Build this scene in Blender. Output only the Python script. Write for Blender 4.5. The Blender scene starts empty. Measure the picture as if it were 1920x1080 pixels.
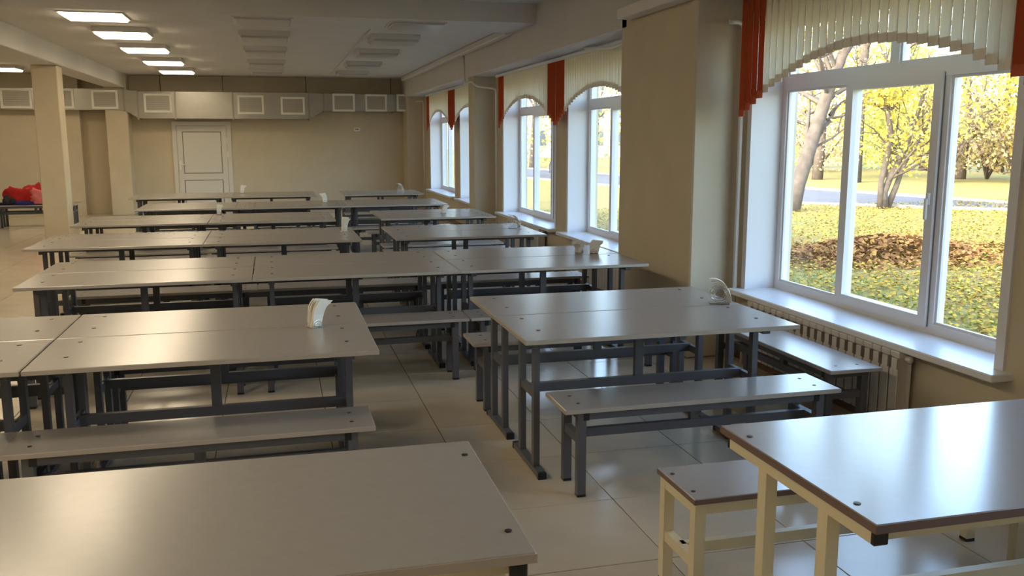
import bpy, bmesh, math, random
from mathutils import Vector, Matrix

S = bpy.context.scene
C = S.collection
random.seed(7)

# ------------------------------------------------------------------ camera
F_PX, YAW, PITCH, ROLL, CAM_H = 1697.2, .25483, .16444, -.00154, 1.6355
FW = Vector((math.sin(YAW) * math.cos(PITCH), math.cos(YAW) * math.cos(PITCH), -math.sin(PITCH)))
_r = Vector((math.cos(YAW), -math.sin(YAW), 0))
_u = _r.cross(FW)
RT = _r * math.cos(ROLL) + _u * math.sin(ROLL)
UP = -_r * math.sin(ROLL) + _u * math.cos(ROLL)
cam = bpy.data.cameras.new('camera')
cam.sensor_width = 36.0
cam.lens = F_PX / 1920 * 36
cam.clip_end = 500
camo = bpy.data.objects.new('camera', cam)
C.objects.link(camo)
camo.matrix_world = Matrix(((RT.x, UP.x, -FW.x, 0), (RT.y, UP.y, -FW.y, 0), (RT.z, UP.z, -FW.z, CAM_H), (0, 0, 0, 1)))
S.camera = camo


def at(px, py, axis, val):
    """photo pixel -> world point on the plane where coordinate `axis` equals val"""
    d = FW + RT * ((px - 960) / F_PX) - UP * ((py - 540) / F_PX)
    o = Vector((0, 0, CAM_H))
    return o + d * ((val - o[axis]) / d[axis])


# ------------------------------------------------------------------ sky, sun, exposure
W = bpy.data.worlds.new('sky')
S.world = W
W.use_nodes = True
nt = W.node_tree
sky = nt.nodes.new('ShaderNodeTexSky')
sky.sky_type = 'NISHITA'
sky.sun_disc = False
sky.sun_elevation = math.radians(30)
sky.sun_rotation = math.radians(250)
sky.air_density = 1.0
sky.dust_density = 2.2
sky.ozone_density = 1.0
bg = nt.nodes['Background']
bg.inputs['Strength'].default_value = 1.85
nt.links.new(sky.outputs[0], bg.inputs['Color'])
sun = bpy.data.lights.new('sun_offscreen', 'SUN')
sun.energy = 2.7
sun.angle = math.radians(.6)
sun.color = (1, .86, .66)
suno = bpy.data.objects.new('sun_offscreen', sun)
C.objects.link(suno)
suno.rotation_euler = Vector((.80, .33, -.50)).to_track_quat('-Z', 'Y').to_euler()
S.view_settings.view_transform = 'Standard'
S.view_settings.look = 'None'
S.view_settings.exposure = 0.12
S.view_settings.gamma = 1
S.view_settings.use_curve_mapping = False
S.cycles.use_denoising = True
S.cycles.max_bounces = 8
S.cycles.diffuse_bounces = 5
S.cycles.glossy_bounces = 4
S.cycles.transparent_max_bounces = 16
S.cycles.sample_clamp_indirect = 2.5
S.cycles.sample_clamp_direct = 8.0
LAMP = 19.0                      # radiance of the lit ceiling lamps
LAMP_COL = (1.0, .82, .57)

# ------------------------------------------------------------------ materials
MATS = {}


def mat(name, col, rough=.5, metal=0.0, spec=.5, noise=0.0, nscale=20, bump=0.0, bscale=80, coat=0.0, stretch=None):
    if name in MATS:
        return MATS[name]
    m = bpy.data.materials.new(name)
    m.use_nodes = True
    t = m.node_tree
    b = t.nodes['Principled BSDF']
    b.inputs['Base Color'].default_value = (*col, 1)
    b.inputs['Roughness'].default_value = rough
    b.inputs['Metallic'].default_value = metal
    b.inputs['Specular IOR Level'].default_value = spec
    b.inputs['Coat Weight'].default_value = coat
    b.inputs['Coat Roughness'].default_value = .24
    if noise or bump:
        tc = t.nodes.new('ShaderNodeTexCoord')
        mp = t.nodes.new('ShaderNodeMapping')
        t.links.new(tc.outputs['Object'], mp.inputs[0])
        if stretch:
            mp.inputs['Scale'].default_value = stretch
        if noise:
            n = t.nodes.new('ShaderNodeTexNoise')
            n.inputs['Scale'].default_value = nscale
            n.inputs['Detail'].default_value = 4
            t.links.new(mp.outputs[0], n.inputs['Vector'])
            r = t.nodes.new('ShaderNodeValToRGB')
            r.color_ramp.elements[0].position = .3
            r.color_ramp.elements[1].position = .7
            r.color_ramp.elements[0].color = (*[c * (1 - noise) for c in col], 1)
            r.color_ramp.elements[1].color = (*[min(1, c * (1 + noise)) for c in col], 1)
            t.links.new(n.outputs[0], r.inputs[0])
            t.links.new(r.outputs[0], b.inputs['Base Color'])
        if bump:
            n2 = t.nodes.new('ShaderNodeTexNoise')
            n2.inputs['Scale'].default_value = bscale
            t.links.new(mp.outputs[0], n2.inputs['Vector'])
            bp = t.nodes.new('ShaderNodeBump')
            bp.inputs['Strength'].default_value = bump
            bp.inputs['Distance'].default_value = .01
            t.links.new(n2.outputs[0], bp.inputs['Height'])
            t.links.new(bp.outputs[0], b.inputs['Normal'])
    MATS[name] = m
    return m


def island_mat(name, cols, rough=.8, transl=.35):
    """colour varies from leaf to leaf (random per island), light shines through a little"""
    m = bpy.data.materials.new(name)
    m.use_nodes = True
    t = m.node_tree
    t.nodes.clear()
    g = t.nodes.new('ShaderNodeNewGeometry')
    r = t.nodes.new('ShaderNodeValToRGB')
    els = r.color_ramp.elements
    els[0].color = (*cols[0], 1)
    els[1].color = (*cols[-1], 1)
    for i, c in enumerate(cols[1:-1]):
        e = els.new((i + 1) / (len(cols) - 1))
        e.color = (*c, 1)
    t.links.new(g.outputs['Random Per Island'], r.inputs[0])
    d = t.nodes.new('ShaderNodeBsdfDiffuse')
    tr = t.nodes.new('ShaderNodeBsdfTranslucent')
    mx = t.nodes.new('ShaderNodeMixShader')
    mx.inputs[0].default_value = transl
    o = t.nodes.new('ShaderNodeOutputMaterial')
    for a in (d, tr):
        t.links.new(r.outputs[0], a.inputs['Color'])
    t.links.new(d.outputs[0], mx.inputs[1])
    t.links.new(tr.outputs[0], mx.inputs[2])
    t.links.new(mx.outputs[0], o.inputs[0])
    return m


def fabric_mat(name, col, transl=.3):
    m = bpy.data.materials.new(name)
    m.use_nodes = True
    t = m.node_tree
    t.nodes.clear()
    tc = t.nodes.new('ShaderNodeTexCoord')
    n = t.nodes.new('ShaderNodeTexNoise')
    n.inputs['Scale'].default_value = 160
    t.links.new(tc.outputs['Object'], n.inputs['Vector'])
    r = t.nodes.new('ShaderNodeValToRGB')
    r.color_ramp.elements[0].color = (*[c * .9 for c in col], 1)
    r.color_ramp.elements[1].color = (*[min(1, c * 1.06) for c in col], 1)
    t.links.new(n.outputs[0], r.inputs[0])
    d = t.nodes.new('ShaderNodeBsdfDiffuse')
    tr = t.nodes.new('ShaderNodeBsdfTranslucent')
    mx = t.nodes.new('ShaderNodeMixShader')
    mx.inputs[0].default_value = transl
    o = t.nodes.new('ShaderNodeOutputMaterial')
    for a in (d, tr):
        t.links.new(r.outputs[0], a.inputs['Color'])
    t.links.new(d.outputs[0], mx.inputs[1])
    t.links.new(tr.outputs[0], mx.inputs[2])
    t.links.new(mx.outputs[0], o.inputs[0])
    MATS[name] = m
    return m


def glass_mat():
    m = bpy.data.materials.new('window_glass')
    m.use_nodes = True
    t = m.node_tree
    t.nodes.clear()
    tr = t.nodes.new('ShaderNodeBsdfTransparent')
    tr.inputs[0].default_value = (.95, .97, .96, 1)
    gl = t.nodes.new('ShaderNodeBsdfGlossy')
    gl.inputs['Roughness'].default_value = .02
    fr = t.nodes.new('ShaderNodeLayerWeight')
    fr.inputs['Blend'].default_value = .5
    pw = t.nodes.new('ShaderNodeMath')
    pw.operation = 'POWER'
    pw.inputs[1].default_value = 4
    t.links.new(fr.outputs['Facing'], pw.inputs[0])
    ma = t.nodes.new('ShaderNodeMath')
    ma.operation = 'MULTIPLY_ADD'
    ma.inputs[1].default_value = .6
    ma.inputs[2].default_value = .02
    t.links.new(pw.outputs[0], ma.inputs[0])
    mx = t.nodes.new('ShaderNodeMixShader')
    o = t.nodes.new('ShaderNodeOutputMaterial')
    t.links.new(ma.outputs[0], mx.inputs[0])
    t.links.new(tr.outputs[0], mx.inputs[1])
    t.links.new(gl.outputs[0], mx.inputs[2])
    t.links.new(mx.outputs[0], o.inputs[0])
    return m


def emit_mat(name, col, strength):
    m = bpy.data.materials.new(name)
    m.use_nodes = True
    b = m.node_tree.nodes['Principled BSDF']
    b.inputs['Base Color'].default_value = (.9, .9, .88, 1)
    b.inputs['Emission Color'].default_value = (*col, 1)
    b.inputs['Emission Strength'].default_value = strength
    return m


M_WALL = mat('beige_wall_paint', (.57, .495, .36), .85, noise=.04, nscale=3, bump=.05, bscale=120)
M_CEIL = mat('ceiling_paint', (.60, .58, .55), .9, noise=.03, nscale=2)
M_TOP = mat('grey_laminate', (.32, .29, .26), .24, spec=.8, noise=.02, nscale=25, coat=.15)
M_TOPW = mat('lilac_grey_laminate', (.34, .32, .325), .19, spec=1.0, noise=.02, nscale=25, coat=.6)
M_EDGE = mat('beige_edge_band', (.42, .37, .31), .5)
M_EDGEB = mat('brown_edge_band', (.17, .115, .10), .5)
M_STEEL = mat('charcoal_steel', (.10, .10, .11), .42, spec=.5)
M_CREAM = mat('cream_steel', (.72, .64, .44), .4)
M_BLACK = mat('black_plastic', (.012, .012, .012), .4)
M_BOLT = mat('dark_bolt', (.05, .04, .035), .4, metal=.6)
M_PVC = mat('white_pvc', (.78, .78, .79), .35)
M_SILL = mat('white_sill', (.80, .80, .80), .3)
M_RAD = mat('radiator_enamel', (.66, .62, .56), .4)
M_PIPE = mat('white_pipe', (.72, .69, .63), .4)
M_DUCT = mat('galvanised_duct', (.40, .385, .34), .36, metal=.7, noise=.06, nscale=4)
M_GRILLE = mat('white_grille', (.82, .80, .72), .5)
M_FLANGE = mat('dull_zinc_flange', (.34, .31, .26), .5, metal=.5)
M_LOUVRE = mat('grey_louvre', (.46, .43, .37), .5)
M_DOOR = mat('white_door', (.66, .64, .58), .45)
M_SEAM = mat('grey_gasket', (.20, .19, .18), .6)
M_UNLIT = mat('unlit_diffuser', (.45, .43, .41), .35)
M_LBODY = mat('lamp_housing', (.62, .60, .57), .5)
M_LIT = emit_mat('lit_diffuser', LAMP_COL, LAMP)
M_CLOTH = fabric_mat('cream_blind_fabric', (.88, .83, .72), .5)
M_ORANGE = fabric_mat('orange_blind_fabric', (.50, .10, .04), .3)
M_WEIGHT = mat('blind_hem', (.86, .81, .70), .8)
M_OWEIGHT = mat('orange_blind_hem', (.48, .095, .038), .8)
M_NAP = mat('white_napkin', (.86, .82, .74), .9)
M_WIRE = mat('chrome_wire', (.55, .52, .48), .25, metal=.9)
M_GLASS = glass_mat()
M_GROUT = mat('dark_grout', (.10, .085, .065), .9)
M_RED = mat('red_cloth', (.40, .010, .010), .85, noise=.15, nscale=8)
M_PINK = mat('pink_cloth', (.60, .15, .15), .85, noise=.15, nscale=8)
M_BLUE = mat('blue_cloth', (.012, .012, .13), .85)
M_NAVY = mat('black_cloth', (.02, .015, .02), .85)


def tile_mat():
    m = mat('porcelain_tile', (.56, .485, .36), .17, spec=.5)
    t = m.node_tree
    b = t.nodes['Principled BSDF']
    g = t.nodes.new('ShaderNodeObjectInfo')
    tc = t.nodes.new('ShaderNodeTexCoord')
    n = t.nodes.new('ShaderNodeTexNoise')
    n.inputs['Scale'].default_value = 5
    n.inputs['Detail'].default_value = 6
    t.links.new(tc.outputs['Object'], n.inputs['Vector'])
    ad = t.nodes.new('ShaderNodeMath')
    ad.operation = 'ADD'
    t.links.new(n.outputs[0], ad.inputs[0])
    sc = t.nodes.new('ShaderNodeMath')
    sc.operation = 'MULTIPLY'
    sc.inputs[1].default_value = .35
    t.links.new(g.outputs['Random'], sc.inputs[0])
    t.links.new(sc.outputs[0], ad.inputs[1])
    r = t.nodes.new('ShaderNodeValToRGB')
    r.color_ramp.elements[0].position = .2
    r.color_ramp.elements[0].color = (.50, .43, .315, 1)
    r.color_ramp.elements[1].color = (.61, .53, .40, 1)
    t.links.new(ad.outputs[0], r.inputs[0])
    t.links.new(r.outputs[0], b.inputs['Base Color'])
    return m


M_TILE = tile_mat()

# ------------------------------------------------------------------ mesh helpers


class MB:
    """collects shapes; build() makes ONE mesh object of them"""

    def __init__(s):
        s.v, s.f = [], []

    def box(s, a, b):
        x0, y0, z0 = a
        x1, y1, z1 = b
        i = len(s.v)
        s.v += [(x0, y0, z0), (x1, y0, z0), (x1, y1, z0), (x0, y1, z0), (x0, y0, z1), (x1, y0, z1), (x1, y1, z1), (x0, y1, z1)]
        s.f += [(i, i + 3, i + 2, i + 1), (i + 4, i + 5, i + 6, i + 7), (i, i + 1, i + 5, i + 4), (i + 1, i + 2, i + 6, i + 5), (i + 2, i + 3, i + 7, i + 6), (i + 3, i, i + 4, i + 7)]
        return s

    def cbox(s, c, d):
        return s.box(*[[c[k] + q * d[k] / 2 for k in range(3)] for q in (-1, 1)])

    def bev(s, a, b, r=.004, seg=1):
        """box with its edges rounded"""
        bm = bmesh.new()
        bmesh.ops.create_cube(bm, size=1)
        for v in bm.verts:
            v.co = Vector([a[k] + (v.co[k] + .5) * (b[k] - a[k]) for k in range(3)])
        bmesh.ops.bevel(bm, geom=bm.edges[:], offset=r, segments=seg, affect='EDGES', profile=.5)
        return s.addbm(bm)

    def addbm(s, bm):
        i = len(s.v)
        bm.verts.index_update()
        s.v += [tuple(v.co) for v in bm.verts]
        s.f += [tuple(i + v.index for v in f.verts) for f in bm.faces]
        bm.free()
        return s

    def tube(s, pts, r, n=8, caps=True):
        pts = [Vector(p) for p in pts]
        rs = r if isinstance(r, (list, tuple)) else [r] * len(pts)
        base = len(s.v)
        prev = None
        for k, p in enumerate(pts):
            d = (pts[min(k + 1, len(pts) - 1)] - pts[max(k - 1, 0)]).normalized()
            if prev is None:
                a = d.orthogonal().normalized()
            else:
                a = (prev - d * prev.dot(d))
                a = a.normalized() if a.length > 1e-6 else d.orthogonal().normalized()
            prev = a
            b = d.cross(a)
            for q in range(n):
                w = 2 * math.pi * q / n
                s.v.append(tuple(p + (a * math.cos(w) + b * math.sin(w)) * rs[k]))
        for k in range(len(pts) - 1):
            for q in range(n):
                q2 = (q + 1) % n
                s.f.append((base + k * n + q, base + k * n + q2, base + (k + 1) * n + q2, base + (k + 1) * n + q))
        if caps:
            s.f.append(tuple(base + q for q in range(n))[::-1])
            s.f.append(tuple(base + (len(pts) - 1) * n + q for q in range(n)))
        return s

    def quad(s, a, b, c, d):
        i = len(s.v)
        s.v += [tuple(a), tuple(b), tuple(c), tuple(d)]
        s.f.append((i, i + 1, i + 2, i + 3))
        return s

    def prism(s, poly, axis, lo, hi):
        """polygon (two coordinates) extruded along an axis"""
        def co(p, t):
            if axis == 0:
                return (t, p[0], p[1])
            if axis == 1:
                return (p[0], t, p[1])
            return (p[0], p[1], t)
        i = len(s.v)
        n = len(poly)
        s.v += [co(p, lo) for p in poly] + [co(p, hi) for p in poly]
        s.f.append(tuple(i + k for k in range(n))[::-1])
        s.f.append(tuple(i + n + k for k in range(n)))
        for k in range(n):
            k2 = (k + 1) % n
            s.f.append((i + k, i + k2, i + n + k2, i + n + k))
        return s

    def mesh(s, name, m, smooth=False):
        me = bpy.data.meshes.new(name)
        me.from_pydata(s.v, [], s.f)
        me.validate()
        bm = bmesh.new()
        bm.from_mesh(me)
        bmesh.ops.recalc_face_normals(bm, faces=bm.faces[:])
        bm.to_mesh(me)
        bm.free()
        me.materials.append(m)
        if smooth:
            for p in me.polygons:
                p.use_smooth = True
        return me

    def build(s, name, m, parent=None, smooth=False):
        return link(name, s.mesh(name, m, smooth), parent)


def link(name, me, parent=None):
    o = bpy.data.objects.new(name, me)
    C.objects.link(o)
    if parent is not None:
        o.parent = parent
    return o


def tag(o, label, cat, group=None, kind=None):
    o['label'] = label
    o['category'] = cat
    if group:
        o['group'] = group
    if kind:
        o['kind'] = kind
    return o


def thing(name, label, cat, loc=(0, 0, 0), rz=0, group=None, kind=None):
    o = bpy.data.objects.new(name, None)
    C.objects.link(o)
    o.location = loc
    o.rotation_euler = (0, 0, rz)
    return tag(o, label, cat, group, kind)


def copy_tree(root, loc, rz=0, label=None):
    def cp(o, parent):
        c = o.copy()
        C.objects.link(c)
        c.parent = parent
        for ch in o.children:
            cp(ch, c)
        return c
    r = cp(root, None)
    r.location = loc
    r.rotation_euler = (0, 0, rz)
    if label:
        r['label'] = label
    return r


ORD = ['', 'first', 'second', 'third', 'fourth', 'fifth', 'sixth', 'seventh', 'eighth', 'ninth']

# ------------------------------------------------------------------ the room shell
XW, XO, YB, XL, YF = 3.32, 3.68, 21.5, -8.5, -5.0
ZG = -.4                                          # ground outside
ZC, ZN, ZS = 2.98, 3.12, 3.5                      # far ceiling, near ceiling, slab underside
XB, ZB = 2.935, 2.55                              # face and underside of the beam over the windows
PIERS = ((6.07, 7.52, XB), (13.7, 14.08, 2.97), (20.75, 21.5, 2.96))
# opening of each window along the wall: (near end, far end)
OPEN = {1: (3.5, 5.93), 2: (7.72, 10.12), 3: (10.62, 13.2), 4: (14.25, 16.45), 5: (17.0, 19.72), 6: (.68, 2.95)}
Z0, Z1 = .535, 2.47                               # window opening bottom, top

# floor: dark grout bed with the tiles proud of it
fl = MB().box((XL, YF, -.25), (XO, YB + .3, -.004)).build('floor', M_GROUT)
tag(fl, 'beige porcelain tile floor with dark grout lines', 'floor', kind='structure')
TX, TY, X0, Y0 = .6, .611, .84, 3.085
tile_me = MB().bev((.0025, .0025, -.012), (TX - .0025, TY - .0025, 0), .001).mesh('floor_tile', M_TILE)
rest = MB()
near_tiles = []
i = math.ceil((XL - X0) / TX)
while X0 + (i + 1) * TX < XW:
    j = math.ceil((YF - Y0) / TY)
    while Y0 + (j + 1) * TY < YB:
        x, y = X0 + i * TX, Y0 + j * TY
        d = Vector((x + .3, y + .3, 0)) - Vector((0, 0, CAM_H))
        w = d.dot(FW)
        u = 960 + F_PX * d.dot(RT) / w if w > .3 else 1e9
        v = 540 - F_PX * d.dot(UP) / w if w > .3 else 1e9
        if -60 < u < 1990 and v < 1160 and y < 12.6:
            near_tiles.append((w, x, y))
        else:
            rest.box((x + .0025, y + .0025, -.012), (x + TX - .0025, y + TY - .0025, 0))
        j += 1
    i += 1
near_tiles.sort()
for k, (w, x, y) in enumerate(near_tiles):
    if k < 296:
        o = link('floor_tile', tile_me, fl)
        o.location = (x, y, 0)
    else:
        rest.box((x + .0025, y + .0025, -.012), (x + TX - .0025, y + TY - .0025, 0))
rest.box((XL, YF, -.012), (XL + .05, YB, 0)).box((X0 + i * TX + .0015, YF, -.012), (XW, YB, 0))
o = rest.build('floor_tile_field', M_TILE, fl)
o['kind'] = 'stuff'

# window wall: parapet, head and the pieces between openings
wr = MB()
wr.box((XW, YF, ZG), (XO, YB + .3, Z0 - .035))
wr.box((XW, YF, Z1), (XO, YB + .3, ZS + .3))
ys = sorted(OPEN.values())
edges = [YF] + [e for a in ys for e in a] + [YB + .3]
for k in range(0, len(edges), 2):
    wr.box((XW, edges[k], Z0 - .035), (XO, edges[k + 1], Z1))
tag(wr.build('wall_right', M_WALL), 'beige painted window wall with deep white-lined window openings', 'wall', kind='structure')
tag(MB().box((XL, YB, ZG), (XW, YB + .3, ZS + .3)).build('wall_back', M_WALL), 'beige painted end wall with the white door', 'wall', kind='structure')
tag(MB().box((XL - .3, YF, ZG), (XL, YB + .3, ZS + .3)).build('wall_left', M_WALL), 'beige painted side wall opposite the windows', 'wall', kind='structure')
tag(MB().box((XL - .3, YF - .3, ZG), (XO, YF, ZS + .3)).build('wall_front', M_WALL), 'beige painted wall opposite the door wall', 'wall', kind='structure')
# ceiling: near and far panels, the slab above
YS0, YS1, ZX = 10.15, 11.2, 2.91                  # flat cross beam
ce = MB()
ce.box((XL, YF, ZN), (XW, YS0, ZS))
ce.box((XL, YS1, ZC), (XW, YB, ZS))
ce.box((XL - .3, YF - .3, ZS), (XO, YB + .3, ZS + .35))
ce.box((XL - .3, YF - .3, ZS + .3), (XO + .25, YB + .5, ZS + .5))
tag(ce.build('ceiling', M_CEIL), 'off-white painted ceiling with flat beams', 'ceiling', kind='structure')
tag(MB().box((XL, YS0, ZX), (XW, YS1, ZS)).build('trim_1', M_CEIL), 'shallow flat beam crossing the ceiling towards the windows', 'beam', kind='structure')
tag(MB().bev((XB, 7.4, ZB), (XW + .01, YB, ZS), .01).build('trim_2', M_CEIL), 'deep beam running above the far window blinds', 'beam', kind='structure')
tag(MB().bev((XB + .004, YF, ZB + .14), (XW + .01, 7.4, ZS), .01).build('trim_4', M_CEIL), 'deep beam running above the blind of the big window', 'beam', kind='structure')
tag(MB().bev((-3.38, YF, 2.70), (-2.98, YB, ZS), .01).build('trim_3', M_CEIL), 'deep beam carried by the square column', 'beam', kind='structure')
tag(MB().bev((-3.38, 14.9, 0), (-3.03, 15.25, 2.705), .012).build('column', M_WALL), 'square beige column under the deep ceiling beam', 'column', kind='structure')
tag(MB().bev((-3.40, 20.98, 0), (-2.96, YB + .02, ZC + .02), .01).build('column', M_WALL), 'beige pilaster on the door wall under the air duct', 'column', kind='structure')
tag(MB().box((XL, 21.25, 0), (-3.95, YB + .02, ZC + .02)).build('wall_back_step', M_WALL), 'beige wall section standing forward behind the square column', 'wall', kind='structure')
lab = ['wide beige wall pier between the big window and the next pair', 'narrow beige wall pier between the two far window pairs', 'beige corner pier beside the farthest window']
for k, (a, b, x) in enumerate(PIERS):
    tag(MB().bev((x, a, 0), (XW + .02, b, ZB + (.16 if k == 0 else .02)), .012).build('wall_pier', M_WALL), lab[k], 'pier', kind='structure')
# skirting of dark tile along the window wall
for k, (a, b) in enumerate(((YF, 6.07), (7.52, 13.7), (14.08, 20.75))):
    tag(MB().box((XW - .012, a, 0), (XW + .01, b, .075)).build('baseboard_right', mat('brown_skirting', (.16, .10, .06), .4)),
        ['brown tile skirting under the big window', 'brown tile skirting under the middle window pair', 'brown tile skirting under the farthest window pair'][k], 'skirting', kind='structure')

# ------------------------------------------------------------------ windows
XF = 3.55                                         # inner face of the plastic frames
WLAB = {1: 'big white three-light window beside the wide pier looking on the lawn', 2: 'white window right behind the wide pier',
        3: 'white window between the wide and the narrow pier, farther from the wide one', 4: 'white window right behind the narrow pier',
        5: 'farthest white window next to the corner pier', 6: 'white window level with the cream-framed tables'}


def make_window(n):
    a, b = OPEN[n]
    wd = b - a
    t = thing('window_%d' % n, WLAB[n], 'window', (XF, a, 0), kind='structure')
    # white lining of the reveal and casing on the room side
    m = MB()
    m.box((XW - XF - .012, -.045, Z0 - .03), (XW - XF + .008, .012, Z1 + .045)).box((XW - XF - .012, wd - .012, Z0 - .03), (XW - XF + .008, wd + .045, Z1 + .045))
    m.box((XW - XF - .012, .012, Z1 - .012), (XW - XF + .008, wd - .012, Z1 + .045))
    m.build('casing', M_PVC, t)
    m = MB()
    m.box((XW - XF, -.002, Z0), (.1, .010, Z1)).box((XW - XF, wd - .010, Z0), (.1, wd + .002, Z1)).box((XW - XF, .01, Z1 - .010), (.1, wd - .01, Z1))
    m.build('reveal_lining', M_PVC, t)
    m = MB()
    m.bev((3.195 - XF, -.10, Z0 - .035), (.02, wd + .06 if n == 1 else wd + .1, Z0 + .003), .006)
    m.build('sill', M_SILL, t)
    # frame: outer members, transom, mullions
    fz0, fz1, zt0, zt1 = Z0, Z1 - .01, 1.965, 2.06
    y1, y2, y3, y4 = wd * .265, wd * .325, wd * .665, wd * .72       # from the near end: fixed | mullion | sash | mullion | fixed
    ya, yb = .32 * wd, .36 * wd
    m = MB()
    fr = .055
    m.box((0, .01, fz0), (.07, fr + .01, fz1)).box((0, wd - fr - .01, fz0), (.07, wd - .01, fz1))
    m.box((0, fr + .01, fz0), (.07, wd - fr - .01, fz0 + .06)).box((0, fr + .01, fz1 - .055), (.07, wd - fr - .01, fz1))
    m.box((-.004, fr + .01, zt0), (.07, wd - fr - .01, zt1))
    c1, c2 = wd * .315, wd * .675
    for c in (c1, c2):
        m.box((0, c - .03, fz0 + .06), (.07, c + .03, zt0))
    m.box((0, wd * .50 - .04, zt1), (.07, wd * .50 + .04, fz1 - .055))
    m.build('frame', M_PVC, t)
    # opening sash in the middle
    s0, s1 = c1 + .012, c2 - .012
    m = MB()
    sb = .062
    for q in ((s0, s0 + sb), (s1 - sb, s1)):
        m.box((-.022, q[0], fz0 + .035), (.048, q[1], zt0 + .025))
    m.box((-.022, s0 + sb, fz0 + .035), (.048, s1 - sb, fz0 + .035 + sb)).box((-.022, s0 + sb, zt0 + .025 - sb), (.048, s1 - sb, zt0 + .025))
    sa = m.build('sash', M_PVC, t)
    g = MB().box((-.007, s0 - .003, fz0 + .04), (-.001, s0, zt0 + .02)).build('gasket', M_SEAM, sa)
    h = MB().bev((-.052, s0 + .022, 1.18), (-.036, s0 + .042, 1.30), .004).bev((-.04, s0 + .018, 1.26), (-.022, s0 + .046, 1.33), .004)
    h.build('handle', M_PVC, sa)
    # glazing beads and panes
    panes = [(fr + .01, c1 - .03, fz0 + .06, zt0), (c2 + .03, wd - fr - .01, fz0 + .06, zt0), (fr + .01, wd * .5 - .04, zt1, fz1 - .055), (wd * .5 + .04, wd - fr - .01, zt1, fz1 - .055)]
    for (p, q, z0, z1) in panes:
        MB().box((.028, p - .004, z0 - .004), (.034, q + .004, z1 + .004)).build('pane', M_GLASS, t)
        bd = MB()
        bd.box((.012, p, z0), (.028, p + .014, z1)).box((.012, q - .014, z0), (.028, q, z1)).box((.012, p + .014, z0), (.028, q - .014, z0 + .014)).box((.012, p + .014, z1 - .014), (.028, q - .014, z1))
        bd.build('glazing_bead', M_PVC, t)
    MB().box((.012, s0 + sb - .004, fz0 + .09), (.018, s1 - sb + .004, zt0 - .03)).build('pane', M_GLASS, sa)
    # outer metal sill
    MB().box((.07, 0, Z0 - .05), (XO - XF + .06, wd, Z0 - .02)).build('outer_sill', M_SILL, t)
    return t


for n in OPEN:
    make_window(n)

# ------------------------------------------------------------------ furniture


def make_table(name, mats, L, Wd, H, frame_off, leg_dy, white=False):
    """table with its local origin on the floor under the middle of the top"""
    mtop, medge, mfr = mats
    t = thing(name, '', 'table')
    th = .022 if not white else .026
    MB().bev((-L / 2, -Wd / 2, H - th), (L / 2, Wd / 2, H), .003).build('tabletop', mtop, t)
    e = MB()
    for q in (-1, 1):
        e.box((-L / 2 - .0012, q * Wd / 2 - .0012 if q > 0 else q * Wd / 2 - .0012, H - th + .002), (L / 2 + .0012, q * Wd / 2 + .0012, H - .0025))
        e.box((q * L / 2 - .0012, -Wd / 2, H - th + .002), (q * L / 2 + .0012, Wd / 2, H - .0025))
    e.build('edge_band', medge, t)
    sz = .375 if not white else .29
    hx = L / 2 - (.115 if not white else .035)
    yc = frame_off
    zt = H - th
    lw, ld = (.030, .042) if not white else (.038, .045)
    for sx in (-1, 1):
        for sy in (-1, 1):
            MB().box((sx * hx - lw / 2, yc + sy * leg_dy - ld / 2, .03), (sx * hx + lw / 2, yc + sy * leg_dy + ld / 2, zt - .035)).build('leg', mfr, t)
        fl_ = .235 if not white else .33
        f = MB().box((sx * hx - .02, yc - fl_, .006), (sx * hx + .02, yc + fl_, .034)).build('foot', mfr, t)
        for q in (-1, 1):
            MB().bev((sx * hx - .022, yc + q * fl_ - .012, 0), (sx * hx + .022, yc + q * fl_ + .012, .036), .003).build('foot_cap', M_BLACK, f)
        MB().box((sx * hx - lw / 2 + .003, yc - leg_dy + ld / 2, sz), (sx * hx + lw / 2 - .003, yc + leg_dy - ld / 2, sz + .04)).build('side_rail', mfr, t)
        ry = .25 if not white else Wd / 2 - .035
        r = MB().box((sx * hx - .02, (yc if not white else 0) - ry, zt - .04), (sx * hx + .02, (yc if not white else 0) + ry, zt)).build('top_rail', mfr, t)
        if white:
            for q in (-1, 1):
                MB().bev((sx * hx - .021, q * (ry + .004) - .008, zt - .042), (sx * hx + .021, q * (ry + .004) + .008, zt - .001), .003).build('end_cap', M_BLACK, r)
    for sy in (-1, 1):
        y = yc + sy * leg_dy if not white else sy * (Wd / 2 - .055)
        r = MB().box((-hx + .0, y - .015, zt - .036), (hx, y + .015, zt - .001)).build('long_rail', mfr, t)
        if not white:
            for q in (-1, 1):
                MB().bev((q * (hx + .021) - .006, y - .016, zt - .038), (q * (hx + .021) + .006, y + .016, zt - .001), .002).build('end_cap', M_BLACK, r)
    MB().box((-hx, yc - .015, sz), (hx, yc + .015, sz + .045)).build('stretcher', mfr, t)
    MB().box((-.022, yc - .014, sz + .045), (.022, yc + .014, zt)).build('centre_post', mfr, t)
    for sx in (-1, 1):
        for sy in (-1, 1):
            by = yc + sy * .15 if not white else sy * (Wd / 2 - .125)
            bx = hx - .005 if not white else hx
            b = MB().tube([(sx * bx, by, H - .006), (sx * bx, by, H + .0025)], [.011, .009], 10)
            b.build('bolt', M_BOLT, t)
    return t


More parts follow.
